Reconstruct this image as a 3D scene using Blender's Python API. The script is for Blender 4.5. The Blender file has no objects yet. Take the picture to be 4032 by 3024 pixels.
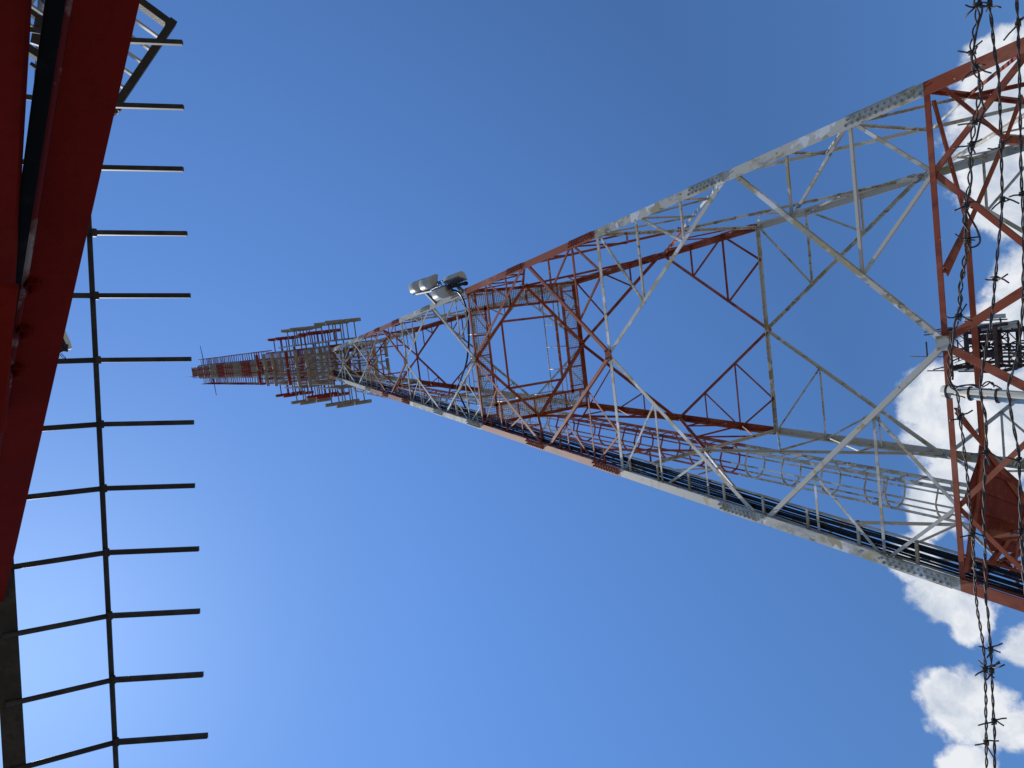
import bpy, math, random
from mathutils import Vector as V, Matrix
R = math.radians
random.seed(7)
SC = bpy.context.scene
COL = SC.collection

# ------------------------------------------------------------------ camera
CAM = V((0.821, -12.069, 0.0))
AX, AY, AF = V((-.11804, .83287, -.54076)), V((.98998, .14117, .00156)), V((-.07764, .53523, .84113))
AF.normalize(); AX = (AX - AF * AX.dot(AF)).normalized(); AY = (-AF).cross(AX)
FPX = 3009.0
cd = bpy.data.cameras.new('camera'); cam = bpy.data.objects.new('camera', cd); COL.objects.link(cam)
m = Matrix((AX, AY, -AF)).transposed().to_4x4(); m.translation = CAM
cam.matrix_world = m
cd.sensor_width = 36; cd.lens = FPX / 4032 * 36; cd.clip_start = .02; cd.clip_end = 6000
SC.camera = cam
def ray(x, y):
    """world direction of a point of the 4032 x 3024 photograph (used to read off real positions)"""
    return (AF + AX * ((x - 2016) / FPX) - AY * ((y - 1512) / FPX)).normalized()
def at_z(x, y, z):
    d = ray(x, y); return CAM + d * (z / d.z)
def at_y(x, y, Y):
    d = ray(x, y); return CAM + d * ((Y - CAM.y) / d.y)
def at_d(x, y, dist):
    return CAM + ray(x, y) * dist

# ------------------------------------------------------------------ sky, sun, exposure
SUN = ray(-25, 2625)
SUN_EL = math.asin(SUN.z); SUN_AZ = math.atan2(SUN.x, SUN.y)
world = bpy.data.worlds.new('World'); SC.world = world; world.use_nodes = True
nt = world.node_tree; N = nt.nodes; L = nt.links
for n in list(N): N.remove(n)
def wn(t, **k):
    n = N.new(t)
    for a, b in k.items(): setattr(n, a, b)
    return n
out = wn('ShaderNodeOutputWorld'); bg = wn('ShaderNodeBackground'); bg.inputs[1].default_value = .10
sky = wn('ShaderNodeTexSky', sky_type='NISHITA', sun_disc=False, sun_elevation=SUN_EL, sun_rotation=SUN_AZ,
         altitude=50, air_density=1.0, dust_density=.22, ozone_density=4.0)
SKY_TINT = (.66, .94, 1.21)
def math_n(op, a, b=None, clamp=False):
    n = wn('ShaderNodeMath', operation=op, use_clamp=clamp)
    for i, v in enumerate((a, b)):
        if v is None: continue
        if isinstance(v, (int, float)): n.inputs[i].default_value = v
        else: L.new(v, n.inputs[i])
    return n.outputs[0]
tc = wn('ShaderNodeTexCoord')
warp = wn('ShaderNodeTexNoise'); warp.inputs['Scale'].default_value = 9; warp.inputs['Detail'].default_value = 5
L.new(tc.outputs['Generated'], warp.inputs['Vector'])
wsub = wn('ShaderNodeVectorMath', operation='SUBTRACT'); L.new(warp.outputs['Color'], wsub.inputs[0]); wsub.inputs[1].default_value = (.5, .5, .5)
wsc = wn('ShaderNodeVectorMath', operation='SCALE'); L.new(wsub.outputs[0], wsc.inputs[0]); wsc.inputs['Scale'].default_value = .075
wadd = wn('ShaderNodeVectorMath', operation='ADD'); L.new(tc.outputs['Generated'], wadd.inputs[0]); L.new(wsc.outputs[0], wadd.inputs[1])
CLOUDS = [(3985, 300, 210), (4020, 480, 310), (4060, 690, 320), (4010, 820, 190), (3860, 470, 110), (3900, 600, 150), (4120, 300, 250), (4050, 1120, 190), (4010, 1300, 190),
          (3880, 1480, 210), (3690, 1560, 190), (3780, 1700, 230), (3950, 1700, 270), (3840, 1890, 200), (3720, 2000, 140), (3630, 2180, 125),
          (3700, 2320, 150), (3830, 2410, 130), (3770, 2790, 210), (3860, 2860, 170), (3720, 2690, 110), (4060, 2560, 130),
          (4010, 2930, 130), (3780, 3050, 120), (4350, 800, 420), (4400, 1600, 460), (4380, 2700, 330), (4150, 2050, 200),
          (5200, -900, 500), (5600, 1000, 600), (5300, 3600, 600), (4700, 5000, 600), (4900, -2600, 600)]
field = None
for (x, y, r) in CLOUDS:
    d = wn('ShaderNodeVectorMath', operation='DISTANCE'); L.new(wadd.outputs[0], d.inputs[0]); d.inputs[1].default_value = ray(x, y)
    k = math.cos(math.atan(math.hypot(x - 2016, y - 1512) / FPX))
    v = math_n('SUBTRACT', 1.0, math_n('MULTIPLY', d.outputs['Value'], 1.0 / (r / FPX * k ** 1.5)))
    field = v if field is None else math_n('MAXIMUM', field, v)
fb = wn('ShaderNodeTexNoise'); fb.inputs['Scale'].default_value = 30; fb.inputs['Detail'].default_value = 9; fb.inputs['Roughness'].default_value = .62
L.new(tc.outputs['Generated'], fb.inputs['Vector'])
field = math_n('ADD', field, math_n('MULTIPLY', math_n('SUBTRACT', fb.outputs['Fac'], .5), 1.0))
mr = wn('ShaderNodeMapRange', interpolation_type='SMOOTHSTEP'); L.new(field, mr.inputs[0])
mr.inputs[1].default_value = .0; mr.inputs[2].default_value = .34
tone = wn('ShaderNodeTexNoise'); tone.inputs['Scale'].default_value = 22; tone.inputs['Detail'].default_value = 7; tone.inputs['Roughness'].default_value = .6
L.new(wadd.outputs[0], tone.inputs['Vector'])
cr = wn('ShaderNodeValToRGB'); L.new(tone.outputs['Fac'], cr.inputs[0])
cr.color_ramp.elements[0].position = .34; cr.color_ramp.elements[0].color = (.55, .63, .76, 1)
cr.color_ramp.elements[1].position = .62; cr.color_ramp.elements[1].color = (.92, .95, 1.0, 1)
csc = wn('ShaderNodeVectorMath', operation='SCALE'); L.new(cr.outputs[0], csc.inputs[0]); csc.inputs['Scale'].default_value = 7.1
ssc = wn('ShaderNodeVectorMath', operation='SCALE'); L.new(sky.outputs[0], ssc.inputs[0]); 
sd = wn('ShaderNodeVectorMath', operation='DOT_PRODUCT'); L.new(tc.outputs['Generated'], sd.inputs[0]); sd.inputs[1].default_value = SUN
sg = wn('ShaderNodeMapRange'); L.new(sd.outputs['Value'], sg.inputs[0])       # the clear air is deepest blue away from the sun
sg.inputs[1].default_value = .50; sg.inputs[2].default_value = .90; sg.inputs[3].default_value = .79; sg.inputs[4].default_value = 1.28
L.new(sg.outputs[0], ssc.inputs['Scale'])
stn = wn('ShaderNodeVectorMath', operation='MULTIPLY'); L.new(ssc.outputs[0], stn.inputs[0]); stn.inputs[1].default_value = SKY_TINT
mix = wn('ShaderNodeMix', data_type='RGBA'); L.new(mr.outputs[0], mix.inputs[0]); L.new(stn.outputs[0], mix.inputs[6]); L.new(csc.outputs[0], mix.inputs[7])
L.new(mix.outputs[2], bg.inputs[0]); L.new(bg.outputs[0], out.inputs[0])
ld = bpy.data.lights.new('sun', 'SUN'); ld.energy = 3.2; ld.angle = R(.53); ld.color = (1, .95, .87)
lo = bpy.data.objects.new('sun', ld); COL.objects.link(lo); lo.rotation_euler = SUN.to_track_quat('Z', 'Y').to_euler(); lo.location = SUN * 80
SC.view_settings.view_transform = 'Standard'; SC.view_settings.look = 'None'; SC.view_settings.gamma = 1
SC.view_settings.exposure = 0.35
SC.cycles.max_bounces = 6; SC.cycles.diffuse_bounces = 3; SC.cycles.glossy_bounces = 3
SC.cycles.use_denoising = True
try: SC.cycles.denoiser = 'OPENIMAGEDENOISE'
except Exception: pass

# ------------------------------------------------------------------ materials
def material(name, layers, rough=.5, metal=0, bump=0.0, bscale=60, spec=None):
    """layers: first a colour, then (colour, noise scale, low, high, detail) worn patches mixed over it"""
    mt = bpy.data.materials.new(name); mt.use_nodes = True
    t = mt.node_tree; p = t.nodes['Principled BSDF']
    p.inputs['Roughness'].default_value = rough; p.inputs['Metallic'].default_value = metal
    p.inputs['Specular IOR Level'].default_value = .5 if metal > .3 else .18 if spec is None else spec
    co = t.nodes.new('ShaderNodeTexCoord'); geo = t.nodes.new('ShaderNodeNewGeometry')
    cur = None; base = layers[0]
    for i, (c, s, lo_, hi, det, st) in enumerate(layers[1:]):
        mp = t.nodes.new('ShaderNodeMapping'); t.links.new(geo.outputs['Position'], mp.inputs[0])
        mp.inputs['Scale'].default_value = (1, 1, st); mp.inputs['Location'].default_value = (i * 3.1, i * 7.7, i * 1.3)
        nz = t.nodes.new('ShaderNodeTexNoise'); nz.inputs['Scale'].default_value = s; nz.inputs['Detail'].default_value = det
        nz.inputs['Roughness'].default_value = .6
        t.links.new(mp.outputs[0], nz.inputs['Vector'])
        oi_ = t.nodes.new('ShaderNodeObjectInfo'); ma = t.nodes.new('ShaderNodeMath'); ma.operation = 'MULTIPLY_ADD'
        t.links.new(oi_.outputs['Random'], ma.inputs[0]); ma.inputs[1].default_value = .12; ma.inputs[2].default_value = -.06     # some pieces are more worn than others
        mb = t.nodes.new('ShaderNodeMath'); mb.operation = 'ADD'; t.links.new(ma.outputs[0], mb.inputs[0]); t.links.new(nz.outputs['Fac'], mb.inputs[1])
        mp2 = t.nodes.new('ShaderNodeMapRange'); t.links.new(mb.outputs[0], mp2.inputs[0])
        mp2.inputs[1].default_value = lo_; mp2.inputs[2].default_value = hi
        mx = t.nodes.new('ShaderNodeMix'); mx.data_type = 'RGBA'; t.links.new(mp2.outputs[0], mx.inputs[0])
        if cur is None: mx.inputs[6].default_value = (*base, 1)
        else: t.links.new(cur, mx.inputs[6])
        mx.inputs[7].default_value = (*c, 1); cur = mx.outputs[2]
    if cur is None: p.inputs['Base Color'].default_value = (*base, 1)
    else: t.links.new(cur, p.inputs['Base Color'])
    if bump:
        nb = t.nodes.new('ShaderNodeTexNoise'); nb.inputs['Scale'].default_value = bscale; nb.inputs['Detail'].default_value = 4
        t.links.new(geo.outputs['Position'], nb.inputs['Vector'])
        b = t.nodes.new('ShaderNodeBump'); b.inputs['Strength'].default_value = bump; b.inputs['Distance'].default_value = .01
        t.links.new(nb.outputs['Fac'], b.inputs['Height']); t.links.new(b.outputs[0], p.inputs['Normal'])
    return mt
OCH, GRY = (.36, .30, .165), (.16, .16, .155)
M_WHITE = material('weathered_white_paint', [(.49, .455, .375), (OCH, 3.4, .53, .58, 6, .8), ((.30, .285, .25), 6.0, .55, .66, 6, .4), (GRY, 9.0, .62, .645, 6, .5), ((.66, .65, .61), 2.2, .60, .64, 3, 1)], .5)
M_RED = material('weathered_red_paint', [(.28, .058, .020), ((.38, .13, .068), 1.9, .48, .70, 4, .6), ((.13, .016, .009), 5.0, .52, .75, 5, .4), ((.5, .40, .2), 9.0, .71, .73, 3, 1)], .5)
M_DRED = material('red_antenna_paint', [(.24, .026, .014), ((.17, .018, .012), 3.0, .4, .7, 4, 1)], .5)
M_TAN = material('tan_antenna_paint', [(.27, .235, .165), ((.19, .16, .115), 2.5, .4, .7, 4, 1)], .5)
M_GALV = material('galvanised_steel', [(.15, .155, .16), ((.10, .105, .11), 12, .45, .7, 4, 1)], .6, .25)
M_MESH = material('grey_grating_steel', [(.40, .40, .37), ((.25, .25, .23), 5, .45, .6, 4, 1)], .5, .3)
M_BLACK = material('black_cable_sheath', [(.012, .012, .014), ((.03, .03, .034), 8, .5, .8, 3, 1)], .38)
M_DRUM = material('pale_radome', [(.42, .41, .385), ((.34, .33, .305), 3, .45, .7, 4, 1)], .4)
M_BOLT = material('painted_bolt', [(.36, .36, .34), ((.2, .2, .19), 20, .5, .6, 2, 1)], .5)
M_SHADE_RED = material('shade_darkened_red_paint', [(.14, .010, .006), ((.10, .007, .0045), 6, .4, .7, 5, 1), ((.115, .008, .005), 60, .45, .7, 3, 1)], .8, 0, .12, 220, .02)  # red brace paint with its underside shade put into the base colour
M_RIM = material('worn_dark_red_edge', [(.11, .012, .010), ((.24, .19, .17), 16, .57, .66, 5, .5)], .7, spec=.05)
M_DARK = material('dark_weathered_steel', [(.032, .030, .027), ((.055, .05, .043), 18, .45, .7, 5, 1), ((.025, .023, .022), 60, .5, .7, 3, 1)], .55, .3, .2, 150)
M_DARKB = material('dark_mill_steel_bar', [(.028, .024, .022), ((.05, .045, .042), 30, .45, .7, 5, 1)], .6, .2)
M_WIRE = material('dull_barbed_wire', [(.055, .05, .052), ((.10, .075, .055), 40, .5, .65, 5, 1)], .55, .5)
M_PIPE = material('white_painted_pipe', [(.60, .60, .57), ((.42, .42, .37), 40, .52, .62, 5, .15), ((.28, .27, .24), 14, .64, .7, 5, .3)], .5)
M_CT = material('rusty_dark_mast_steel', [(.05, .028, .022), ((.11, .045, .03), 6, .45, .65, 5, 1), ((.03, .03, .032), 11, .5, .65, 4, 1)], .6, .2)
M_PANEL = material('pale_antenna_shell', [(.58, .60, .58), ((.50, .52, .50), 3, .4, .7, 3, 1)], .4)
M_PLATE = material('red_floor_plate', [(.17, .020, .010), ((.11, .011, .006), 4.5, .45, .65, 6, .3), ((.30, .05, .028), 11, .55, .7, 6, .2)], .6)
M_GROUND = material('dry_gravel_ground', [(.22, .205, .18), ((.16, .15, .13), .8, .4, .65, 6, 1), ((.27, .255, .23), 40, .5, .7, 3, 1)], .9)
M_MATT_BLACK = material('matt_black', [(.006, .006, .006), ((.012, .011, .011), 30, .5, .7, 3, 1)], .9, spec=.01)
M_LAMP = material('dull_grey_lamp', [(.035, .035, .04)], .8, spec=.05)

# ------------------------------------------------------------------ mesh helpers
def frame(d, up=None):
    d = d.normalized(); up = V(up) if up is not None else (V((0, 0, 1)) if abs(d.z) < .9 else V((1, 0, 0)))
    s = d.cross(up)
    if s.length < 1e-5: s = d.cross(V((1, 0, 0)))
    s.normalize(); return d, s, s.cross(d)
class MB:
    def __init__(self): self.v = []; self.f = []; self.sm = []; self.marks = []
    def use(self, idx): self.marks.append((len(self.f), idx)); return self
    def prism(self, p0, p1, prof, a, b, smooth=False, prof1=None):
        n = len(prof); i = len(self.v)
        for p, pr in ((p0, prof), (p1, prof1 or prof)):
            for (x, y) in pr: self.v.append(p + a * x + b * y)
        for k in range(n):
            self.f.append((i + k, i + (k + 1) % n, i + n + (k + 1) % n, i + n + k)); self.sm.append(smooth)
        self.f.append(tuple(i + k for k in reversed(range(n)))); self.sm.append(False)
        self.f.append(tuple(i + n + k for k in range(n))); self.sm.append(False)
        return self
    def bar(self, p0, p1, w, h, up=None):
        p0, p1 = V(p0), V(p1)
        d, s, u = frame(p1 - p0, up)
        return self.prism(p0, p1, [(-w / 2, -h / 2), (w / 2, -h / 2), (w / 2, h / 2), (-w / 2, h / 2)], s, u)
    def angle(self, p0, p1, size, t, n, flip=1):
        """rolled steel angle: one leg square to n (in the face), the other pointing along -n"""
        p0, p1 = V(p0), V(p1); d = (p1 - p0).normalized(); n = V(n); n = (n - d * n.dot(d)).normalized()
        s = n.cross(d)
        if s.z * flip < 0: s = -s
        a = size / 2
        pr = [(-a, 0), (a, 0), (a, t), (-a + t, t), (-a + t, size * .72), (-a, size * .72)]
        return self.prism(p0, p1, pr, s, -n)
    def tube(self, pts, r, k=8, r1=None):
        pts = [V(p) for p in pts]; rings = []; s = None
        for j, p in enumerate(pts):
            d = (pts[min(j + 1, len(pts) - 1)] - pts[max(j - 1, 0)])
            d.normalize()
            if s is None: _, s, _u = frame(d)
            s = (s - d * s.dot(d)).normalized(); u = s.cross(d)
            rr = r + ((r1 - r) * j / (len(pts) - 1) if r1 is not None else 0)
            i = len(self.v)
            for q in range(k):
                an = 2 * math.pi * q / k; self.v.append(p + s * (rr * math.cos(an)) + u * (rr * math.sin(an)))
            rings.append(i)
        for a, b in zip(rings, rings[1:]):
            for q in range(k):
                self.f.append((a + q, a + (q + 1) % k, b + (q + 1) % k, b + q)); self.sm.append(True)
        self.f.append(tuple(rings[0] + q for q in reversed(range(k)))); self.sm.append(False)
        self.f.append(tuple(rings[-1] + q for q in range(k))); self.sm.append(False)
        return self
    def plate(self, pts, n, t):
        pts = [V(p) for p in pts]; n = V(n).normalized() * t; k = len(pts); i = len(self.v)
        self.v += pts + [p + n for p in pts]
        self.f.append(tuple(i + q for q in reversed(range(k)))); self.f.append(tuple(i + k + q for q in range(k))); self.sm += [False, False]
        for q in range(k): self.f.append((i + q, i + (q + 1) % k, i + k + (q + 1) % k, i + k + q)); self.sm.append(False)
        return self
    def bolt(self, p, n, r, h):
        p, n = V(p), V(n).normalized(); _, s, u = frame(n)
        hx = lambda q: [(q * math.cos(R(60 * k)), q * math.sin(R(60 * k))) for k in range(6)]
        self.prism(p, p + n * h, hx(r), s, u)
        return self.prism(p + n * h, p + n * (h * 1.7), hx(r * .55), s, u)
    def build(self, name, mat, parent=None, origin=None):
        o_ = V((0, 0, 0))
        if parent is not None:
            r = parent
            while r.parent is not None: r = r.parent
            o_ = r.location
        if origin is not None: o_ = V(origin)
        me = bpy.data.meshes.new(name); me.from_pydata([tuple(v - o_) for v in self.v], [], self.f)
        me.polygons.foreach_set('use_smooth', self.sm); [me.materials.append(q) for q in (mat if isinstance(mat, (list, tuple)) else [mat])]
        for (a, i), (b, _) in zip(self.marks, self.marks[1:] + [(len(self.f), 0)]):
            for q in range(a, b): me.polygons[q].material_index = i
        me.update()
        ob = bpy.data.objects.new(name, me); COL.objects.link(ob)
        if parent is not None: ob.parent = parent
        elif origin is not None: ob.location = origin
        return ob
def tag(o, label=None, cat=None, group=None, kind=None):
    for k, v in (('label', label), ('category', cat), ('group', group), ('kind', kind)):
        if v: o[k] = v
    return o
def thing(name, label, cat, loc, group=None):
    o = bpy.data.objects.new(name, None); COL.objects.link(o); o.location = loc; o.empty_display_size = .2
    return tag(o, label, cat, group)
def copy_tree(o, parent=None):
    c = o.copy(); COL.objects.link(c)
    if parent is not None: c.parent = parent
    for ch in list(o.children): copy_tree(ch, c)
    return c

# ------------------------------------------------------------------ ground
GZ = -1.6
g = MB().plate([(-1500, -1500, GZ - .2), (1500, -1500, GZ - .2), (1500, 1500, GZ - .2), (-1500, 1500, GZ - .2)], (0, 0, 1), .2).build('ground', M_GROUND)
tag(g, kind='structure')

# ------------------------------------------------------------------ the broadcast tower
def W(z): return 3.40976 - .0851502 * z
ZC = [-1.6, 4.81, 11.57, 17.76, 23.1, 27.2, 30.6, 33.2]          # levels with a full horizontal
ZN = [-1.5, 7.94, 14.47, 20.35, 25.2, 28.95, 31.95]               # where the diagonals meet the legs
def paint(z):
    for top, mt in ((4.79, M_RED), (11.59, M_WHITE), (17.78, M_RED), (23.12, M_WHITE), (27.22, M_RED), (32.2, M_WHITE), (99, M_RED)):
        if z < top: return mt
FACES = {'near': (V((1, 0, 0)), V((0, -1, 0))), 'far': (V((-1, 0, 0)), V((0, 1, 0))),
         'east': (V((0, 1, 0)), V((1, 0, 0))), 'west': (V((0, -1, 0)), V((-1, 0, 0)))}
def fp(face, s, z, inset=0):
    e, n = FACES[face]; return e * s + n * (W(z) - inset) + V((0, 0, z))
def fn(face): return (FACES[face][1] + V((0, 0, .08515))).normalized()
tower = thing('broadcast_tower', 'tall square lattice broadcast tower in red and white bands tapering to a slim mast', 'tower', (0, 0, GZ))
cuts = sorted(ZC[1:] + ZN + [1.6])
# legs: rolled angles in sections, heel outward
LW = lambda z: .150
for sx in (-1, 1):
    for sy in (-1, 1):
        for z0, z1 in zip(cuts, cuts[1:]):
            b = MB(); p0, p1 = V((sx * W(z0), sy * W(z0), z0)), V((sx * W(z1), sy * W(z1), z1 - .004)); a = LW(z0); t = .022
            pr = [(0, 0), (a, 0), (a, t), (t, t), (t, a), (0, a)]
            b.prism(p0, p1, pr, V((-sx, 0, 0)), V((0, -sy, 0)))
            b.build('leg', paint((z0 + z1) / 2), tower)
# splice plates with bolt rows, above each node
for sx in (-1, 1):
    for sy in (-1, 1):
        for k, zz in enumerate(sorted(ZC[1:6] + ZN[1:5])):
            h = [.95, .8, .85, .75, .8, .6, .6, .5, .5][k]
            if sy > 0 and zz > 20: continue
            d = V((-sx * .08515, -sy * .08515, 1)).normalized(); c = V((sx * W(zz + .12), sy * W(zz + .12), zz + .12)); a = LW(zz)
            sp = MB(); bo = sp
            for axis, nn in ((V((-sx, 0, 0)), V((0, sy, 0))), (V((0, -sy, 0)), V((sx, 0, 0)))):
                q0 = c + nn * .001 + axis * (a * .08); q1 = q0 + axis * (a * .84)
                sp.use(0).plate([q0, q1, q1 + d * h, q0 + d * h], nn, .014).use(1)
                nb = int(h / .085) if nn.x == 0 else 0
                for i in range(nb):
                    for j in (0, 1):
                        bo.bolt(c + nn * .015 + axis * (a * (.30 + .4 * j)) + d * (h * (i + .35 + .35 * j) / nb), nn, .020 if zz < 20 else .017, .017)
            sp.build('splice_plate', [paint(zz + .4), M_BOLT if paint(zz + .4) is M_WHITE else M_RED], tower)
# face framing
sec = []                                                          # secondary braces, sorted later
ins = [0]
def inset(base):
    ins[0] = (ins[0] + 1) % 7; return base + ins[0] * .0012
for face in FACES:
    n = fn(face)
    for k, z in enumerate(ZC):
        if k == 0: continue
        w = W(z) - .01; sz = (.07, .07, .08, .078, .068, .058, .05, .05)[k]
        for s in (-1, 1):
            MB().angle(fp(face, 0, z, inset(.055)), fp(face, s * (w - .05), z, inset(.055)), sz, .013, n, -1).build('horizontal_beam', (None, M_RED, M_WHITE, M_RED, M_WHITE, M_RED, M_WHITE, M_RED)[k], tower)
        g0 = fp(face, 0, z, .03); e = FACES[face][0]; u = V((0, 0, 1)); hh = sz * 1.25
        gp = MB().plate([g0 - e * hh - u * hh * .8, g0 + e * hh - u * hh * .8, g0 + e * hh + u * hh, g0 - e * hh + u * hh], n, .012)
        if k < 4:
            for i in (-1, 1):
                for j in (-.6, .75): gp.bolt(g0 + n * .012 + e * (hh * .75 * i) + u * (hh * j), n, .018, .02)
        gp.build('gusset_plate', paint(z + .1), tower)
    for k in range(len(ZN)):
        zb, zn, zt = ZC[k], ZN[k], ZC[k + 1]; wn_ = W(zn)
        sz = (.10, .070, .070, .064, .060, .05, .045)[k]
        for s in (-1, 1):
            for zc, nm in ((zb, 'lo'), (zt, 'hi')):
                if k == 0 and nm == 'lo': continue
                up = 1 if zc < zn else -1
                p0 = fp(face, s * .05, zc + up * .04, inset(.033)); p1 = fp(face, s * (wn_ - .05), zn - up * .04, inset(.033))
                mt = paint((zc + zn) / 2)
                MB().angle(p0, p1, sz, .012, n, 1 if nm == 'lo' else -1).build('diagonal_brace', mt, tower)
                def on_leg(t): zz = zc + (zn - zc) * t; return (s * (W(zz) - .04), zz)
                def on_diag(t): zz = zc + (zn - zc) * t; return (s * wn_ * t, zz)
                Mp, Dp, Sm, Sd = on_diag(1 / 3), on_diag(2 / 3), on_leg(1 / 3), on_leg(2 / 3)
                Q = (s * W(zc) * .66, zc); cn = (s * (W(zc) - .05), zc)
                lst = [(Sm, Mp, .075), (Sd, Dp, .07), (Sm, Dp, .07)]
                lst += [(Sm, Q, .075), (Q, Mp, .075)] if nm == 'lo' else [(cn, Mp, .07)]
                if k == 0:
                    lst = [(Q, (s * .67, 3.55), .09), (Q, (s * 3.05, 3.62), .09), ((s * .67, 3.55), (s * 3.05, 3.62), .09), (Dp, Sd, .09)]
                if k >= 4: lst = lst[:3] if k < 6 else lst[:1]
                for (a_, b_, sw) in lst:
                    sec.append((fp(face, a_[0], a_[1], inset(.068)), fp(face, b_[0], b_[1], inset(.068)), sw * (.66, .58, .56, .52, .48, .46, .45)[k], n, mt, s))
# plan bracing: diamonds with an inner square, an eight-sided ring low down
def hb(p0, p1, sz, mt, z): sec.append((V((*p0, z)), V((*p1, z)), sz * .74, V((0, 0, -1)), mt, 1))
for z, mt in ((17.76, M_RED), (27.2, M_RED), (30.6, M_WHITE)):
    w = W(z) - .06
    cs = [(0, -w), (w, 0), (0, w), (-w, 0)]
    for i in range(4):
        hb(cs[i], cs[(i + 1) % 4], .11 if z < 20 else .07, mt, z - .07)
        a_, b_ = [((cs[i + j - 1][0] + cs[(i + j) % 4][0]) / 2, (cs[i + j - 1][1] + cs[(i + j) % 4][1]) / 2) for j in (0, 1)]
        hb(a_, b_, .085 if z < 20 else .06, mt, z - .085)
z = 4.81; w = W(z) - .05
for i in range(4):
    c_, s_ = math.cos(i * math.pi / 2), math.sin(i * math.pi / 2)
    rt = lambda x, y: (x * c_ - y * s_, x * s_ + y * c_)
    hb(rt(-.45 * w, -.81 * w), rt(.45 * w, -.81 * w), .13, M_RED, z - .08)
    hb(rt(.45 * w, -.81 * w), rt(.81 * w, -.45 * w), .11, M_RED, z - .083)
    for s in (-1, 1):
        hb(rt(s * .45 * w, -.81 * w), rt(s * .27 * w, -w), .09, M_RED, z - .086)
        hb(rt(s * .45 * w, -.81 * w), rt(s * .94 * w, -w), .09, M_RED, z - .089)
        hb(rt(s * .81 * w, -.45 * w), rt(s * w, -.29 * w), .09, M_RED, z - .092)
sec.sort(key=lambda q: ((q[0] + q[1]) / 2 - CAM).length / q[2] / max(.2, (q[1] - q[0]).length))
rest = {}
for i, (p0, p1, sw, n, mt, s) in enumerate(sec):
    if i < 96: MB().angle(p0, p1, sw, .009, n, s).build('secondary_brace', mt, tower)
    else: rest.setdefault(mt.name, (MB(), mt))[0].angle(p0, p1, sw, .009, n, s)
rb = MB(); rmats = []; fmat = []
for k, (b, mt) in rest.items():
    o = len(rb.v); rb.v += b.v; rb.f += [tuple(q + o for q in f) for f in b.f]; rb.sm += b.sm; fmat += [len(rmats)] * len(b.f); rmats.append(mt)
ro = rb.build('secondary_brace', rmats[0], tower); ro['kind'] = 'stuff'
for mt in rmats[1:]: ro.data.materials.append(mt)
ro.data.polygons.foreach_set('material_index', fmat)
# walkway of open grating round the third level
z = 17.76; wo, wi = W(z) - .12, W(z) - .56
for i in range(4):
    c_, s_ = math.cos(i * math.pi / 2), math.sin(i * math.pi / 2)
    rp = lambda x, y, zz: V((x * c_ - y * s_, x * s_ + y * c_, zz))
    gr = MB(); x = -wo
    while x < wi:
        gr.bar(rp(x, -wo, z + .06), rp(x, -wi, z + .06), .009, .030); x += .058
    for j in range(9): gr.bar(rp(-wo, -wo + (wo - wi) * j / 8, z + .066), rp(wi, -wo + (wo - wi) * j / 8, z + .066), .006, .012)
    go = gr.build('walkway_grating', M_MESH, tower)
    fr = MB()
    for yy in (-wo - .02, -wi + .02): fr.angle(rp(-wo + .03, yy, z + .03), rp(wi + .06, yy, z + .03), .07, .008, (0, 0, -1))
    for j in range(7): fr.bar(rp(-wo + .2 + j * .55, -wo, z + .035), rp(-wo + .2 + j * .55, -wi, z + .035), .035, .03)
    fr.build('frame', M_RED, go)
    if i in (0, 1, 2, 3):
        hr = MB()
        for hz in (.55, 1.1): hr.tube([rp(-wi, -wi, z + hz), rp(wi, -wi, z + hz)], .017, 6)
        for j in range(5): hr.tube([rp(-wi + j * wi / 2, -wi, z + .05), rp(-wi + j * wi / 2, -wi, z + 1.1)], .017, 6)
        hr.build('handrail', M_WHITE, go)
# climbing ladder with safety cage
LA, LB_ = -1.03, .44
def lad(z, dx=0, dy=0): return V((LA * W(z) + dx, LB_ * W(z) + dy, z))
LZ = [3.0, 6.9, 8.2, 11.57, 14.7, 17.76, 20.4, 23.1, 25.2, 27.2, 29, 30.6, 32.6]
for z0, z1 in zip(LZ, LZ[1:]):
    mt = paint((z0 + z1) / 2)
    lo_ = None
    for dy in (-.2, .2):
        o = MB().bar(lad(z0, 0, dy), lad(z1, 0, dy), .02, .075).build('ladder_rail', mt, tower); lo_ = lo_ or o
    b = MB(); zz = z0 + .15
    while zz < z1:
        if z1 > 21: b.tube([lad(zz, 0, -.2), lad(zz, 0, .2)], .011, 5)
        else: MB().tube([lad(zz, 0, -.2), lad(zz, 0, .2)], .011, 5).build('rung', mt, lo_)
        zz += .3
    if z1 > 21: b.build('rung', mt, lo_)['kind'] = 'stuff'
    if z0 > 6.5:
        cg = MB(); zz = z0 + .3
        hoop = lambda zz: [lad(zz, -.28 - .34 * math.cos(R(a)), .33 * math.sin(R(a))) if abs(a) < 91 else lad(zz, 0, .2 * (1 if a > 0 else -1)) for a in (-120, -90, -60, -30, 0, 30, 60, 90, 120)]
        while zz < z1:
            hp = hoop(zz)
            for q0, q1 in zip(hp, hp[1:]): cg.bar(q0, q1, .045, .009)
            zz += .9
        for j in (1, 3, 4, 5, 7): cg.bar(hoop(z0)[j], hoop(z1)[j], .008, .035)
        cg.build('safety_cage', mt, tower)
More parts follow.
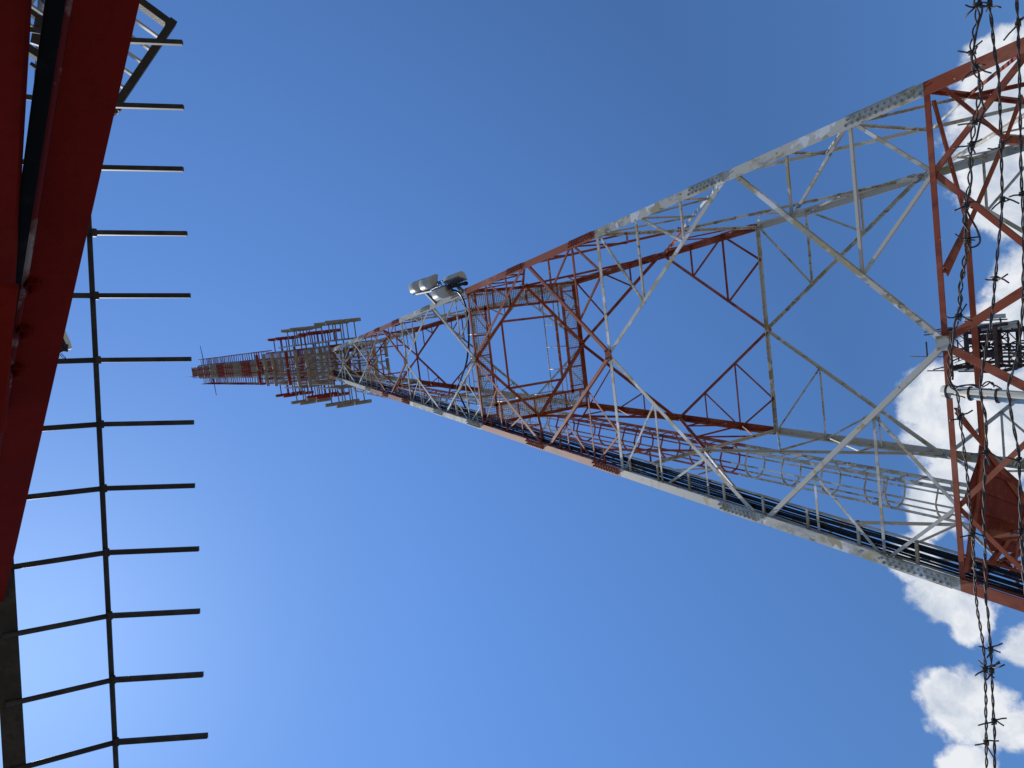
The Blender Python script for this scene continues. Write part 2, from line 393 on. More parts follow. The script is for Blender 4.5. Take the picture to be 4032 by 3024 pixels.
# lower ladder below the corner platform
o0 = None
def lad2(z, dx=0, dy=0): return V((-2.25 + dx - .03 * z, -2.75 + dy + .1 * z, z))
for dy in (-.2, .2):
    o = MB().bar(lad2(-1.5, 0, dy), lad2(4.72, 0, dy), .022, .085).build('ladder_rail', M_RED, tower); o0 = o0 or o
zz = -1.3
while zz < 4.6: MB().tube([lad2(zz, 0, -.2), lad2(zz, 0, .2)], .012, 5).build('rung', M_RED, o0); zz += .3
cg = MB()
for zz in (4.35, 3.5, 2.6):
    hp = [lad2(zz, 0, -.2)] + [lad2(zz, -.36 - .36 * math.cos(R(a)), .34 * math.sin(R(a))) for a in range(-90, 91, 18)] + [lad2(zz, 0, .2)]
    for q0, q1 in zip(hp, hp[1:]): cg.bar(q0, q1, .05, .01)
for yy in (-.3, .3): cg.bar(lad2(2.4, -.45, yy), lad2(4.5, -.45, yy), .01, .04)
cg.build('safety_cage', M_RED, tower)
# solid corner platform at the first level
pl = MB().plate([(-1.36, -2.40, 4.74), (-1.88, -2.90, 4.74), (-2.66, -2.36, 4.74), (-2.86, -1.70, 4.74), (-2.42, -1.36, 4.74), (-1.98, -1.50, 4.74)], (0, 0, 1), .012)
po = pl.build('floor_plate', M_PLATE, tower)
ribs = MB()
for k in range(4): ribs.angle(V((-1.55 - .28 * k, -2.55 + .0 * k, 4.725)), V((-2.0 - .24 * k, -1.55 - .05 * k, 4.725)), .05, .006, (0, 0, -1))
ribs.build('stiffener', M_PLATE, po)
# cable tray in the west face, just behind the near leg
def tray(z, q, off=0): return V((-W(z) + .12 + q, -W(z) + .14 - off, z))
o0 = None
for q in (.0, .29):
    for z0, z1 in zip(ZC[1:], ZC[2:]):
        o = MB().bar(tray(z0, q), tray(z1, q), .012, .06, (0, 1, 0)).build('tray_rail', paint((z0 + z1) / 2), tower)
    MB().bar(tray(-1.5, q), tray(4.81, q), .012, .06, (0, 1, 0)).build('tray_rail', M_RED, tower)
zz = .3; k = 0
while zz < 33:
    MB().angle(tray(zz, -.01, .055), tray(zz, .31, .055), .04, .006, (0, -1, 0)).build('tray_rung', paint(zz), tower); zz += .85 if zz < 18 else 1.3
# ---------------------------------------------- the two mast sections above the taper
CH = .50
for sx in (-1, 1):
    for sy in (-1, 1):
        for z0, z1, mt in ((33.2, 35, M_TAN), (35, 37, M_RED), (37, 39.5, M_TAN), (39.5, 42, M_RED), (42, 45.4, M_TAN)):
            MB().prism(V((sx * CH, sy * CH, z0)), V((sx * CH, sy * CH, z1 - .01)), [(0, 0), (.1, 0), (.1, .012), (.012, .012), (.012, .1), (0, .1)], V((-sx, 0, 0)), V((0, -sy, 0))).build('mast_leg', mt, tower)
        for z0, z1, mt in ((45.4, 50, M_DRED), (50, 56, M_TAN), (56, 60, M_DRED), (60, 66.2, M_TAN)):
            MB().prism(V((sx * .27, sy * .27, z0)), V((sx * .27, sy * .27, z1 - .01)), [(0, 0), (.07, 0), (.07, .01), (.01, .01), (.01, .07), (0, .07)], V((-sx, 0, 0)), V((0, -sy, 0))).build('mast_leg', mt, tower)
lace = MB(); zz = 33.2
while zz < 45:
    for i in range(4):
        c_, s_ = math.cos(i * math.pi / 2), math.sin(i * math.pi / 2); rp = lambda x, y, zz_: V((x * c_ - y * s_, x * s_ + y * c_, zz_))
        sgn = 1 if int(zz / .9) % 2 else -1
        lace.bar(rp(-.47 * sgn, -.485, zz), rp(.47 * sgn, -.485, zz + .9), .05, .008, rp(0, -1, 0)); lace.bar(rp(-.48, -.478, zz), rp(.48, -.478, zz), .05, .008)
    zz += .9
lace.build('mast_lacing', M_TAN, tower)
lace = MB()
while zz < 66:
    for i in range(4):
        c_, s_ = math.cos(i * math.pi / 2), math.sin(i * math.pi / 2); rp = lambda x, y, zz_: V((x * c_ - y * s_, x * s_ + y * c_, zz_))
        sgn = 1 if int(zz / .6) % 2 else -1
        lace.bar(rp(-.25 * sgn, -.26, zz), rp(.25 * sgn, -.26, zz + .6), .035, .008, rp(0, -1, 0))
    zz += .6
lace.build('mast_lacing', M_DRED, tower)
cap = MB()
for zz in (66.2,): cap.plate([(-.56, -.56, zz), (.56, -.56, zz), (.56, .56, zz), (-.56, .56, zz)] if zz < 50 else [(-.32, -.32, zz), (.32, -.32, zz), (.32, .32, zz), (-.32, .32, zz)], (0, 0, 1), .03)
cap.build('mast_flange', M_TAN, tower)
MB().tube([(-.33, 0, 66.2), (-.39, 0, 69), (-.45, 0, 71.8)], .032, 6, .014).build('lightning_rod', M_LAMP, tower)
MB().tube([(.3, 0, 62.9), (1.2, 0, 63.0), (2.0, 0, 63.3)], .034, 6, .02).build('lightning_rod', M_LAMP, tower)
MB().tube([(-.3, 0, 60.3), (-1.1, 0, 60.2), (-1.86, 0, 60.1)], .034, 6, .02).build('lightning_rod', M_LAMP, tower)

# ------------------------------------------------------------------ antennas on the mast
def dipole_panel(mt, refl_mt, rr, rd, wide, pitch, nrod, rod_r, seg, gap):
    """local: origin on the mast axis at panel mid height, facing -y"""
    root = thing('dipole_panel_antenna', 'x', 'antenna', (0, 0, 0))
    b = MB(); hh = pitch * nrod / 2 - .04; zz = -hh; st = .14 if wide > 1 else .11
    for s in (-1, 1): b.bar((s * wide / 2, -rr, -hh), (s * wide / 2, -rr, hh), .05, .05)
    b.bar((0, -rr - .002, -hh), (0, -rr - .002, hh), .05, .05)
    while zz <= hh + .01: b.bar((-wide / 2, -rr - .03, zz), (wide / 2, -rr - .03, zz), .018 if wide > 1 else .03, .018 if wide > 1 else .03); zz += st
    for s in (-1, 1):
        for zq in (-hh * .7, hh * .7): b.bar((s * .2, -rr + .02, zq), (s * .2, -.25 if wide < 1 else -.48, zq), .05, .05)
    b.build('reflector', refl_mt, root)
    for i in range(nrod):
        zq = (i - (nrod - 1) / 2) * pitch
        for s in (-1, 1):
            MB().tube([(s * gap, -rd, zq), (s * seg, -rd, zq)], rod_r, 8).build('dipole', mt, root)
            for q in ((gap + .12, seg * .62) if wide > 1 else (seg * .5,)):
                MB().tube([(s * q, -rd + rod_r * .8, zq), (s * q, -rr - .02, zq)], .028 if wide > 1 else .018, 6).build('support_arm', mt, root)
    return root
SIDES = ((0, 'facing the camera'), (90, 'upper edge of mast'), (180, 'far side of mast'), (270, 'lower edge of mast'))
p_red = dipole_panel(M_DRED, M_DRED, .78, 1.5, 1.66, 1.4, 2, .076, .80, .03)
p_tan = dipole_panel(M_TAN, M_TAN, 1.02, 1.82, 1.66, 1.45, 2, .082, .80, .03)
used = set()
def place(proto, z, rz, label, group):
    o = proto if proto.name not in used else copy_tree(proto)
    used.add(proto.name); o.location = (0, 0, z); o.rotation_euler = (0, 0, R(rz)); o['label'] = label; o['group'] = group
for z, pr, nm in ((40.5, p_red, 'upper red'), (37.85, p_tan, 'upper tan'), (35.25, p_red, 'lower red'), (32.7, p_tan, 'lower tan')):
    for rz, sd in SIDES: place(pr, z, rz, '%s thick rod dipole panel %s' % (nm, sd), 'thick rod dipole panels on the wide mast')
s_red = dipole_panel(M_DRED, M_TAN, .48, .95, .84, .52, 4, .026, .42, .01)
s_tan = dipole_panel(M_TAN, M_DRED, .48, .95, .84, .52, 4, .026, .42, .01)
ORD = ['topmost', 'second', 'third', 'fourth', 'fifth', 'sixth', 'seventh', 'eighth']
for i in range(8):
    for rz, sd in SIDES: place((s_tan if i in (3, 6) else s_red), 62.0 - i * 2.3, rz, 'slim panel, %s row from the tip, %s' % (ORD[i], sd), 'slim dipole panels on the mast top')

# ------------------------------------------------------------------ drum antennas on the upper near leg
def drum(label, c, ax, face, length, rad, gap=False):
    root = thing('drum_antenna', label, 'antenna', c, 'pale half round antennas on the leg')
    ax = ax.normalized(); face = (face - ax * face.dot(ax)).normalized(); s = ax.cross(face)
    pr = [(rad * math.cos(R(a)), rad * 1.0 * math.sin(R(a))) for a in range(0, 181, 12)]
    b = MB(); b.prism(c - ax * length / 2, c + ax * length / 2, pr, s, face, True)
    b.build('radome', M_DRUM, root)
    b = MB(); b.plate([c - ax * length / 2 - s * rad * 1.08 - face * .02, c + ax * length / 2 - s * rad * 1.08 - face * .02, c + ax * length / 2 + s * rad * 1.08 - face * .02, c - ax * length / 2 + s * rad * 1.08 - face * .02], face, .015)
    b.build('back_plate', M_GALV, root)
    b = MB()
    for k in range(6):
        t = (k - 2.5) / 5.4 * length
        b.tube([c + ax * t - face * .02, c + ax * (t + .03) - face * .16], .012, 5)
        b.tube([c + ax * t - s * .15 - face * .02, c + ax * (t + .05) - s * .02 - face * .22], .008, 5)
    b.tube([c - ax * length * .5 - face * .17, c + ax * length * .5 - face * .17], .02, 6)
    b.build('feed_bracket', M_LAMP, root)
    return root
UPZ = V((0, 0, 1))
DAX = V((-.15, -.40, .9))
DY = -2.05
c1, c2, c3, c4 = at_y(1652, 1127, DY), at_y(1693, 1114, DY), at_y(1744, 1149, DY - .12), at_y(1792, 1104, DY)
for c, nm, fc in ((c1, 'upper of two joined pale half round antennas furthest from the red leg', V((.35, -.9, 0))), (c2, 'lower of two joined pale half round antennas, end cap showing', V((.35, -.9, 0))),
                  (c3, 'single pale half round antenna hanging over the white leg', V((-.8, -.6, 0))), (c4, 'half round antenna seen from its wired back beside the red leg', V((.97, .25, 0)))):
    drum(nm, c, DAX, fc, .53, .178)
mt_ = thing('antenna_mount', 'grey pipe mount holding the pale half round antennas off the leg', 'mount', (1.75, -1.75, 19.2))
pa, pb = at_y(1640, 1157, DY + .12), at_y(1828, 1117, DY + .12)
pa.z, pb.z = pa.z, pb.z
MB().tube([pa, (pa + pb) / 2, pb], .042, 8).build('pipe', M_GALV, mt_)
MB().tube([pb, pb + (pb - pa).normalized() * .12], .055, 8).build('pipe_cap', M_BLACK, mt_)
for t, (px, py) in ((.20, (1716, 1188)), (.86, (1815, 1152))):
    q = pa.lerp(pb, t); l = V((W(20) - .05, -W(20) - .02, q.z - .25)); l.x = W(l.z) - .06; l.y = -W(l.z) - .03
    MB().bar(q, l, .075, .075).build('standoff_arm', M_GALV, mt_)
jw = MB()
for k in range(7):
    q = pa.lerp(pb, .3 + .1 * k); t_ = random.choice((c2, c3, c4))
    jw.tube([q, q.lerp(t_, .4) + V((.1, -.1, -.25 - .1 * random.random())), t_ + V((0, .15, -.2))], .014, 5)
jw.build('jumper_cable', M_BLACK, mt_)
def catmull(pts, n=6):
    o = []; P_ = [pts[0]] + list(pts) + [pts[-1]]
    for i in range(1, len(P_) - 2):
        for k in range(n):
            t = k / n; a, b, c, d = P_[i - 1], P_[i], P_[i + 1], P_[i + 2]
            o.append(.5 * ((2 * b) + (c - a) * t + (2 * a - 5 * b + 4 * c - d) * t * t + (3 * b - a - 3 * c + d) * t ** 3))
    o.append(V(pts[-1])); return o
cb = [at_y(1765, 1140, -2.0), at_y(1800, 1147, -1.95), at_y(1822, 1175, -1.85), at_y(1838, 1225, -1.75), at_y(1846, 1290, -1.7), at_y(1845, 1360, -1.7), at_y(1836, 1430, -1.68), at_y(1815, 1490, -1.62), at_y(1800, 1530, -1.55), at_y(1826, 1590, -1.6), at_y(1850, 1640, -1.72)]
tag(MB().tube(catmull(cb), .026, 7).build('feeder_cable', M_BLACK), 'single black cable looping down from the half round antennas across the tower', 'cable')
# feeder cables in the tray
ORDC = ['against the corner leg', 'second from the corner leg', 'third from the corner leg', 'fourth from the corner leg', 'third from the inner tray rail', 'second from the inner tray rail', 'against the inner tray rail']
for k in range(7):
    q = .03 + .037 * k; pts = []
    zz = -1.5
    while zz < 33.5:
        pts.append(tray(zz, q, .0 + .01 * (k % 2) + .01 * math.sin(zz * 1.3 + k)) + V((0, .012 * math.sin(zz * .9 + 2.1 * k), 0))); zz += .8
    tag(MB().tube(pts, .0125 + .0035 * (k % 3), 7).build('feeder_cable', M_BLACK), 'black feeder cable running down the tray, %s' % ORDC[k], 'cable', 'black feeder cables in the tray')

# ------------------------------------------------------------------ overhead security grille
GH = 2.0
r0, r1 = V((1.90, -11.815, GH)), V((-.35, -12.035, GH)); rd = (r1 - r0).normalized()
BD, SD = V((-.085, .9964, 0)).normalized(), V((-.112, .897, -.429)).normalized()
gl = thing('security_grille', 'dark steel overhead grille with a row of bent spikes', 'grille', tuple(r1.lerp(r0, .3)))
MB().tube([r0, r1], .0058, 10).build('cross_rail', M_DARKB, gl)
def beam_y(x): return -12.155 - .02 + .098 * (x - .415) * 1.0
bm0, bm1 = V((1.9, -12.168 + .098 * 1.6, GH + .012)), V((-.4, -12.172 - .098 * .30, GH + .012))
# the beam: a square hollow section carrying the bars
e0, e1 = at_z(56, 2245, GH), at_z(103, 3024, GH); dB = (e1 - e0).normalized()
A0, A1 = e0 - dB * 1.9, e1 + dB * .5
nB = dB.cross(UPZ).normalized(); nB = nB if nB.y < 0 else -nB
MB().bar(A0 + nB * .021 + UPZ * .017, A1 + nB * .021 + UPZ * .017, .042, .034).build('support_beam', M_DARK, gl)
px = [(354, 158), (354, 415), (360, 662), (368, 918), (376, 1165), (384, 1418), (396, 1670), (408, 1922), (418, 2174), (430, 2422), (442, 2674), (456, 2918)]
for i, (x, y) in enumerate(px):
    p = at_z(x, y, GH) + UPZ * -.006
    t = ((e0 - p).dot(nB)) / BD.dot(nB); a = p + BD * (t - .03) + UPZ * .003
    o = MB().tube([a, p], .0062, 10).build('bar', M_DARKB, gl)
    MB().bar(p + SD * .002, p + SD * (.204 + .004 * random.uniform(-1, 1)), .0106, .0106).build('spike', M_DARKB, o)
    MB().tube([p - rd * .009, p - rd * .005, p + rd * .005, p + rd * .009], .0068, 8).build('weld', M_DARKB, o)

# ------------------------------------------------------------------ red angle brace of the structure overhead
D = V((-.516, -.152, .843)).normalized()
b0, b1 = at_d(552, 0, .80), at_d(255, 0, .80)
d1 = b0 + (b1 - b0) * 1.0
fl = (b1 - b0); fl = (fl - D * fl.dot(D)); wd = fl.length; fl.normalize()
nrm = fl.cross(D).normalized(); nrm = nrm if nrm.dot(b0 - CAM) > 0 else -nrm      # points away from the viewer
br = thing('steel_brace', 'dark shaded red bolted steel brace close overhead with a worn pale edge', 'brace', tuple(b0))
t = .008
MB().prism(b0 - D * .9, b0 + D * 2.6, [(0, 0), (wd - .006, 0), (wd - .006, t), (0, t)], fl, nrm).build('flange', M_SHADE_RED, br)
rim = [(wd - .006, 0.0005), (wd - .002, -.0022), (wd + .006, -.0018), (wd + .010, .004), (wd + .010, wd * .45), (wd + .002, wd * .45), (wd + .002, t + .001), (wd - .006, t + .001)]
MB().prism(b0 - D * .9, b0 + D * 2.6, rim, fl, nrm).build('web', M_RIM, br)
def on_flange(x, y):
    r_ = ray(x, y); return CAM + r_ * ((b0 - CAM).dot(nrm) / r_.dot(nrm))
for (x, y) in ((128, 1112), (96, 1292), (66, 1442)):
    c = on_flange(x, y); q = MB()
    q.bolt(c, -nrm, .0095, .008); q.tube([c - nrm * .0, c - nrm * .019], .005, 10)
    q.build('bolt', M_SHADE_RED, br)
c0, c1_ = at_d(219, 0, .72), at_d(88, 900, .93); dc = c1_ - c0
tag(MB().tube([c0 - dc * .8, c0, c1_, c0 + dc * 2.0], .0064, 14).build('black_tube', M_MATT_BLACK), 'thick black tube filling the gap between two shaded red braces', 'cable')  # plain matt black tube filling the gap in front of the web
b2 = at_d(126, 0, .74)
br2 = thing('steel_brace', 'shaded red steel brace at the very edge beside the black tube', 'brace', tuple(b2))
D2 = (D + V((.03, .05, 0))).normalized()
w2 = .075
MB().prism(b2 - D2 * .6, b2 + D2 * .7, [(0, 0), (.004, -.004), (.010, -.005), (w2, -.005), (w2, .004), (.012, .004), (.009, .06), (0, .06)], fl, nrm).build('angle', M_SHADE_RED, br2)
MB().plate([at_d(74, 1137, .88), at_d(-80, 1126, .86), at_d(-120, 1900, .95), at_d(-10, 1790, .97)], nrm, .006).build('gusset_plate', M_SHADE_RED, br2)

# ------------------------------------------------------------------ the pole behind the brace with its platform and antenna
PB = at_z(195, 0, 5.0)
pole = thing('antenna_pole', 'dark steel pole overhead half hidden behind the shaded red brace', 'pole', (PB.x, PB.y, GZ))
MB().tube([(PB.x, PB.y, GZ), (PB.x, PB.y, 5), (PB.x, PB.y, 13)], .057, 12).build('shaft', M_DARK, pole)
K, E2 = at_z(672, 100, 5.0), at_z(468, 402, 5.0)
ed = (E2 - K); el = ed.length * 1.06; ed.normalize(); pd = V((ed.y, -ed.x, 0)); pd = pd if (at_z(545, 30, 5) - K).dot(pd) > 0 else -pd
pf = thing('grating_platform', 'small dark framed steel grating platform jutting out above the spikes', 'platform', tuple(K))
fb_ = MB(); ww = 1.25
for a, b in ((K, K + ed * el), (K + ed * el, K + ed * el + pd * ww), (K + ed * el + pd * ww, K + pd * ww), (K + pd * ww, K)):
    dd = (b - a).normalized(); fb_.bar(a - dd * .03, b + dd * .02, .042, .07 + .002 * (a is K))
fb_.build('frame', M_DARK, pf)
gb = MB(); q = .10
while q < el - .05:
    gb.bar(K + ed * q + UPZ * .02, K + ed * q + pd * ww + UPZ * .02, .012, .032); q += .098
q = .2
while q < ww: gb.bar(K + pd * q + UPZ * .012, K + pd * q + ed * el + UPZ * .012, .012, .012); q += .2
gb.build('grating', M_MESH, pf)
MB().bar(K + ed * el + pd * .1 + UPZ * .0, V((PB.x, PB.y, 5.0)), .07, .09).bar(K + ed * (el + .02) + pd * .02 - UPZ * .05, K + ed * (el + .10) + pd * .06 + UPZ * .12, .10, .03).build('bracket', M_DARK, pf)
for a, b, w_, h_ in ((at_z(130, 112, 4.7), at_z(240, 150, 4.7), .16, .02), (at_z(120, 40, 5.4), at_z(220, 120, 5.4), .05, .05), (at_z(120, 250, 5.2), at_z(230, 330, 5.2), .02, .02)):
    MB().bar(a, b, w_, h_).build('crossarm', M_DARK, pole)
ant = thing('sector_antenna', 'pale curved antenna edge peeping out from behind the shaded red brace', 'antenna', tuple(at_z(262, 1350, 10)))
b = MB(); prv = None
arc = [at_z(x, y, 10.0) for x, y in ((236, 1262), (248, 1284), (259, 1305), (269, 1326), (278, 1348), (285, 1372))]
arc2 = [at_z(x, y, 10.0) for x, y in ((218, 1278), (231, 1298), (242, 1316), (252, 1334), (260, 1354), (266, 1376))]
for i in range(5): b.plate([arc[i], arc[i + 1], arc2[i + 1], arc2[i]], UPZ, .32)
b.build('shell', M_PANEL, ant)
b = MB(); b.bar(at_z(215, 1300, 10.1), at_z(262, 1378, 10.1), .07, .12).bar(at_z(225, 1385, 10.05), at_z(262, 1368, 10.05), .05, .09)
for y in (1358, 1366, 1378): b.tube([at_z(250, y, 10), at_z(268, y + 3, 10)], .015, 6)
b.build('bracket', M_LAMP, ant)
b = MB(); b.tube(catmull([at_z(240, 1392, 10), at_z(250, 1402, 10), at_z(258, 1410, 9.9), at_z(262, 1424, 9.8)]), .005, 5)
b.tube(catmull([at_z(236, 1396, 10), at_z(246, 1408, 10), at_z(258, 1412, 9.9)]), .004, 5); b.build('loose_wire', M_BLACK, ant)
MB().bar(at_z(236, 1340, 10.1), V((PB.x, PB.y, 10.1)), .06, .06).build('arm', M_DARK, ant)

# ------------------------------------------------------------------ barbed wire and its post
FY = -10.20
pt, pl_ = V((.535, FY, .998)), V((.522, FY, .826)); pdn = (pl_ - pt) / (pl_.z - pt.z); pbm = pt + pdn * (GZ - pt.z)
post = thing('fence_post', 'slim white painted fence post with tie wires and chipped paint', 'post', tuple(pbm))
MB().tube([pt, pt.lerp(pbm, .3), pt.lerp(pbm, .7), pbm], .0148, 20).build('pipe', M_PIPE, post)
def post_at(x): 
    p = at_y(x, 1545, FY); return pt + pdn * (p.z - pt.z)
for x in (3733, 3822, 3929):
    c = post_at(x); b = MB()
    for k in (-.5, .5):
        b.tube([c + V((.0162 * math.cos(R(a)), .0162 * math.sin(R(a)), .0032 * k + .002 * math.sin(R(a)))) for a in range(0, 361, 20)], .0015, 5)
    b.build('tie_wire', M_WIRE, post)
WY = FY - .019
def w_at(x, y): return at_y(x, y, WY)
W1 = [(3850, -60), (3845, 20), (3845, 96), (3828, 169), (3830, 223), (3848, 295), (3860, 361), (3836, 482), (3823, 582), (3818, 727), (3804, 813), (3800, 860), (3810, 959), (3786, 1099), (3776, 1234), (3747, 1345), (3738, 1499), (3768, 1548), (3780, 1645), (3798, 1783), (3816, 1952), (3828, 2103), (3837, 2224), (3843, 2356), (3861, 2477), (3874, 2562), (3878, 2636), (3882, 2780), (3884, 3020), (3886, 3120)]
W2 = [(3893, -60), (3896, 18), (3908, 120), (3917, 205), (3932, 301), (3938, 452), (3941, 558), (3946, 775), (3945, 824), (3921, 1070), (3906, 1234), (3863, 1499), (3866, 1580), (3882, 1650), (3882, 1790), (3873, 1982), (3879, 2163), (3882, 2356), (3889, 2409), (3902, 2584), (3908, 2736), (3915, 2867), (3917, 3020), (3918, 3120)]
W3 = [(4002, -60), (4004, 0), (4010, 150), (4016, 420), (4018, 510), (4021, 678), (4029, 900), (4029, 1113), (4022, 1282), (4003, 1417), (3969, 1523), (3975, 1580), (3991, 1681), (4012, 1801), (4018, 2043), (4030, 2250), (4050, 2500), (4060, 3100)]
def dense(pts, step=.004):
    P_ = catmull([w_at(*p) for p in pts], 10); o = [P_[0]]; acc = 0
    for a, b in zip(P_, P_[1:]):
        n = max(1, int((b - a).length / step))
        for k in range(1, n + 1): o.append(a.lerp(b, k / n))
    return o
def barbed(label, pts, barbs, wide, pitch, base_x):
    P_ = dense(pts); root = thing('barbed_wire', label, 'barbed wire', tuple(P_[len(P_) // 2]), 'barbed wires across the foot of the tower')
    rw = random.Random(base_x)
    for ph in (0, math.pi):
        Q = []; L_ = 0
        for i, p in enumerate(P_):
            if i: L_ += (p - P_[i - 1]).length
            d = (P_[min(i + 1, len(P_) - 1)] - P_[max(i - 1, 0)]).normalized(); _, s, u = frame(d, (0, 1, 0))
            an = L_ / pitch * 2 * math.pi + ph + .7 * math.sin(L_ * 9); rr = wide(p) * (1 + .25 * math.sin(L_ * 23 + ph))
            Q.append(p + s * (rr * math.cos(an)) + u * (rr * math.sin(an)))
        MB().tube(Q, .0018, 6).build('strand', M_WIRE, root)
    for (x, y) in barbs:
        c = min(P_, key=lambda p: (p - w_at(x, y)).length); i = P_.index(c); d = (P_[min(i + 2, len(P_) - 1)] - P_[max(i - 2, 0)]).normalized(); _, s, u = frame(d, (0, 1, 0))
        b = MB(); R_ = wide(c) + .0032
        b.tube([c + d * (.0022 * (k / 8 - 1.6) * 1.6) + s * (R_ * math.cos(k * .785)) + u * (R_ * math.sin(k * .785)) for k in range(26)], .0015, 5)
        a0 = rw.uniform(-.6, .6)
        for k in range(4):
            an = a0 + k * math.pi / 2 + rw.uniform(-.3, .3) + (.5 if k > 1 else 0); v = s * math.cos(an) + u * math.sin(an) + d * rw.uniform(-.7, .7)
            st = c + d * (.004 * (k - 1.5)) + v * .002; ln = rw.uniform(.020, .034)
            b.tube([st, st + v * (ln * .6), st + v * ln + d * rw.uniform(-.004, .004)], .0019, 5)
        b.build('barb', M_WIRE, root)
    return root
zt = 1545
bw1 = barbed('barbed wire tied at the post top, with a loose loop and double twist', W1, [(3845, 18), (3830, 205), (3848, 262), (3833, 485), (3820, 575), (3804, 808), (3805, 945), (3775, 1240), (3782, 1640), (3828, 2103), (3878, 2636), (3884, 2925)],
             lambda p: .0040 if p.x > .56 else .0022, .062, 1)
MB().tube(catmull([w_at(*p) for p in ((3800, 815), (3819, 853), (3845, 900), (3858, 935), (3857, 955), (3845, 968), (3824, 974), (3808, 962))], 8), .0022, 6).build('loop', M_WIRE, bw1)
thr = dense([(3850, -60), (3858, 20), (3852, 90), (3835, 170), (3838, 250), (3858, 300), (3870, 420), (3866, 450), (3826, 600), (3828, 700), (3812, 810), (3795, 930), (3800, 1000), (3775, 1120), (3784, 1180), (3770, 1260), (3752, 1350), (3744, 1420), (3744, 1497)])
MB().tube([p + V((0, .006 * math.sin(i * .11), .002 * math.sin(i * .37))) for i, p in enumerate(thr)], .0022, 6).build('strand', M_WIRE, bw1)
b = MB(); b.tube(catmull([w_at(*p) for p in ((3738, 1490), (3752, 1515), (3775, 1522), (3810, 1516), (3835, 1519), (3860, 1530), (3905, 1532))], 8), .0017, 6)
b.tube(catmull([w_at(*p) for p in ((3740, 1500), (3760, 1528), (3780, 1519), (3830, 1514), (3850, 1520))], 8), .0016, 6)
b.tube(catmull([w_at(*p) for p in ((3746, 1552), (3765, 1556), (3790, 1562), (3800, 1567))], 8), .0016, 6)
b.build('tail', M_WIRE, bw1)
bw2 = barbed('middle of the three barbed wires crossing the post, single thin twist', W2, [(3896, 14), (3944, 575), (3946, 785), (3918, 1100), (3882, 1785), (3900, 2560), (3906, 2640), (3911, 2840)], lambda p: .0019, .075, 2)
b = MB(); b.tube(catmull([w_at(*p) for p in ((3866, 1520), (3880, 1506), (3896, 1503), (3908, 1514), (3925, 1520), (3945, 1533))], 8), .0017, 6)
b.tube(catmull([w_at(*p) for p in ((3868, 1525), (3885, 1516), (3898, 1507), (3910, 1508), (3914, 1525))], 8), .0016, 6)
b.build('tail', M_WIRE, bw2)
barbed('lowest of the three barbed wires, along the foot of the picture', W3, [(4010, 95), (4022, 760), (4000, 1395), (4012, 1812), (4018, 2090)], lambda p: .0019, .08, 3)

# ------------------------------------------------------------------ distant mobile phone mast
HD = 38.0
def far(x, y, dist=HD):
    d = ray(x, y); return CAM + d * (dist / math.hypot(d.x, d.y))
CX, CY = far(3960, 1365).x, far(3960, 1365).y
cm = thing('phone_mast', 'distant rusty lattice mast crowded with cables seen behind the red beams', 'mast', (CX, CY, GZ))
hw = .78
for sx in (-1, 1):
    for sy in (-1, 1): MB().angle((CX + sx * hw, CY + sy * hw, GZ), (CX + sx * hw, CY + sy * hw, 19.4), .12, .012, (0, -sy, 0), 1).build('leg', M_CT, cm)
lb = MB(); zz = 8.0; fl_ = 1
while zz < 19.3:
    for i in range(4):
        c_, s_ = math.cos(i * math.pi / 2), math.sin(i * math.pi / 2); rp = lambda x, y, q: V((CX + x * c_ - y * s_, CY + x * s_ + y * c_, q))
        lb.bar(rp(-hw, -hw, zz), rp(hw, -hw, zz), .06, .06); lb.bar(rp(-hw * fl_, -hw - .01, zz), rp(hw * fl_, -hw - .01, zz + 1.25), .05, .03)
    fl_ = -fl_; zz += 1.25
lb.build('lattice', M_CT, cm)
rf = MB()
for q, rr in ((far(3895, 1365).z, 1.0), (far(3968, 1365).z, 1.05), (far(3765, 1365).z, .95)):
    for i in range(4):
        c_, s_ = math.cos(i * math.pi / 2), math.sin(i * math.pi / 2); rp = lambda x, y, z_: V((CX + x * c_ - y * s_, CY + x * s_ + y * c_, z_))
        rf.bar(rp(-rr, -rr, q), rp(rr, -rr, q), .13, .16); rf.bar(rp(-rr * .5, -rr, q + .9), rp(rr * .5, -rr, q + .9), .05, .05); rf.bar(rp(-rr, -rr, q), rp(-rr, -rr, q + .95), .05, .05)
rf.build('ring_platform', M_CT, cm)
cb_ = MB(); rc = random.Random(4)
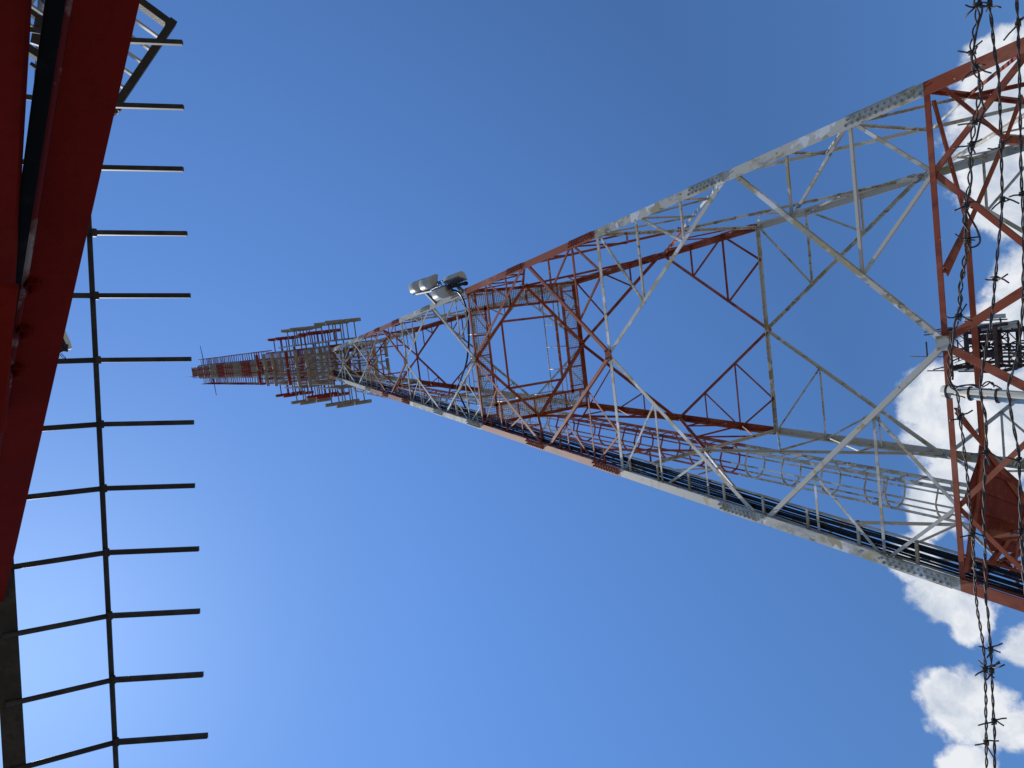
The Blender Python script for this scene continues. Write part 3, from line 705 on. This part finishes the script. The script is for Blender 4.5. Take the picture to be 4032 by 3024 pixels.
for k in range(26):
    z0 = rc.uniform(15.4, 18.2); x0, y0 = CX + rc.uniform(-.7, .7), CY + rc.uniform(-.9, .5)
    pts = [V((x0, y0, z0))]
    for j in range(4): pts.append(pts[-1] + V((rc.uniform(-.45, .45), rc.uniform(-.3, .3), rc.uniform(-.1, .75))))
    pts = [V((max(CX - 1, min(CX + 1, p.x)), p.y, p.z)) for p in pts]
    cb_.tube(catmull(pts, 5), rc.choice((.018, .025, .035)), 5)
for k in range(5): cb_.tube([(CX - .35 + .14 * k, CY - .85, GZ), (CX - .35 + .14 * k, CY - .85, 17.6)], .045, 6)
cb_.build('cable_bundle', M_BLACK, cm)
bx = MB()
for (x, y, s_) in ((3925, 1352, .5), (3945, 1320, .42), (3968, 1385, .55), (3880, 1335, .38)):
    p = far(x, y); p.y = CY - .75; bx.bar(p, p + V((0, 0, s_ * 1.3)), s_ * .7, .3)
bx.build('radio_box', M_CT, cm)
MB().tube([far(3985, 1407), far(3780, 1406), far(3585, 1404)], .028, 6).build('lightning_rod', M_CT, cm)
for nm, (x0, y0), (x1, y1), wdt, dp, pipe in (('widest pale panel antenna on the distant mast, level with the cables', (3838, 1291), (4003, 1288), .36, .16, -14), ('pale panel antenna standing off the distant mast on its upper side', (3802, 1254), (3958, 1245), .20, .12, 12),
        ('thin pale panel antenna on the lower side of the distant mast', (3743, 1457), (3888, 1460), .11, .12, -10)):
    p1, p0 = far(x0, y0), far(x1, y1); p0.x = p1.x
    an = thing('panel_antenna', nm, 'antenna', tuple(p0), 'panel antennas on the distant mast')
    MB().bar(p0, p1, wdt, dp, (0, 1, 0)).build('shell', M_PANEL, an)
    q = MB(); pp0, pp1 = far(x1 + 8, y1 + pipe), far(x0 - 5, y0 + pipe); q.tube([pp0, pp1], .035, 6)
    for t in (.15, .85):
        c = pp0.lerp(pp1, t); q.bar(c, p0.lerp(p1, t), .05, .05); q.bar(c, V((CX + (hw if c.x > CX else -hw), CY, c.z - .05)), .06, .06)
    q.build('mount_pipe', M_LAMP, an)
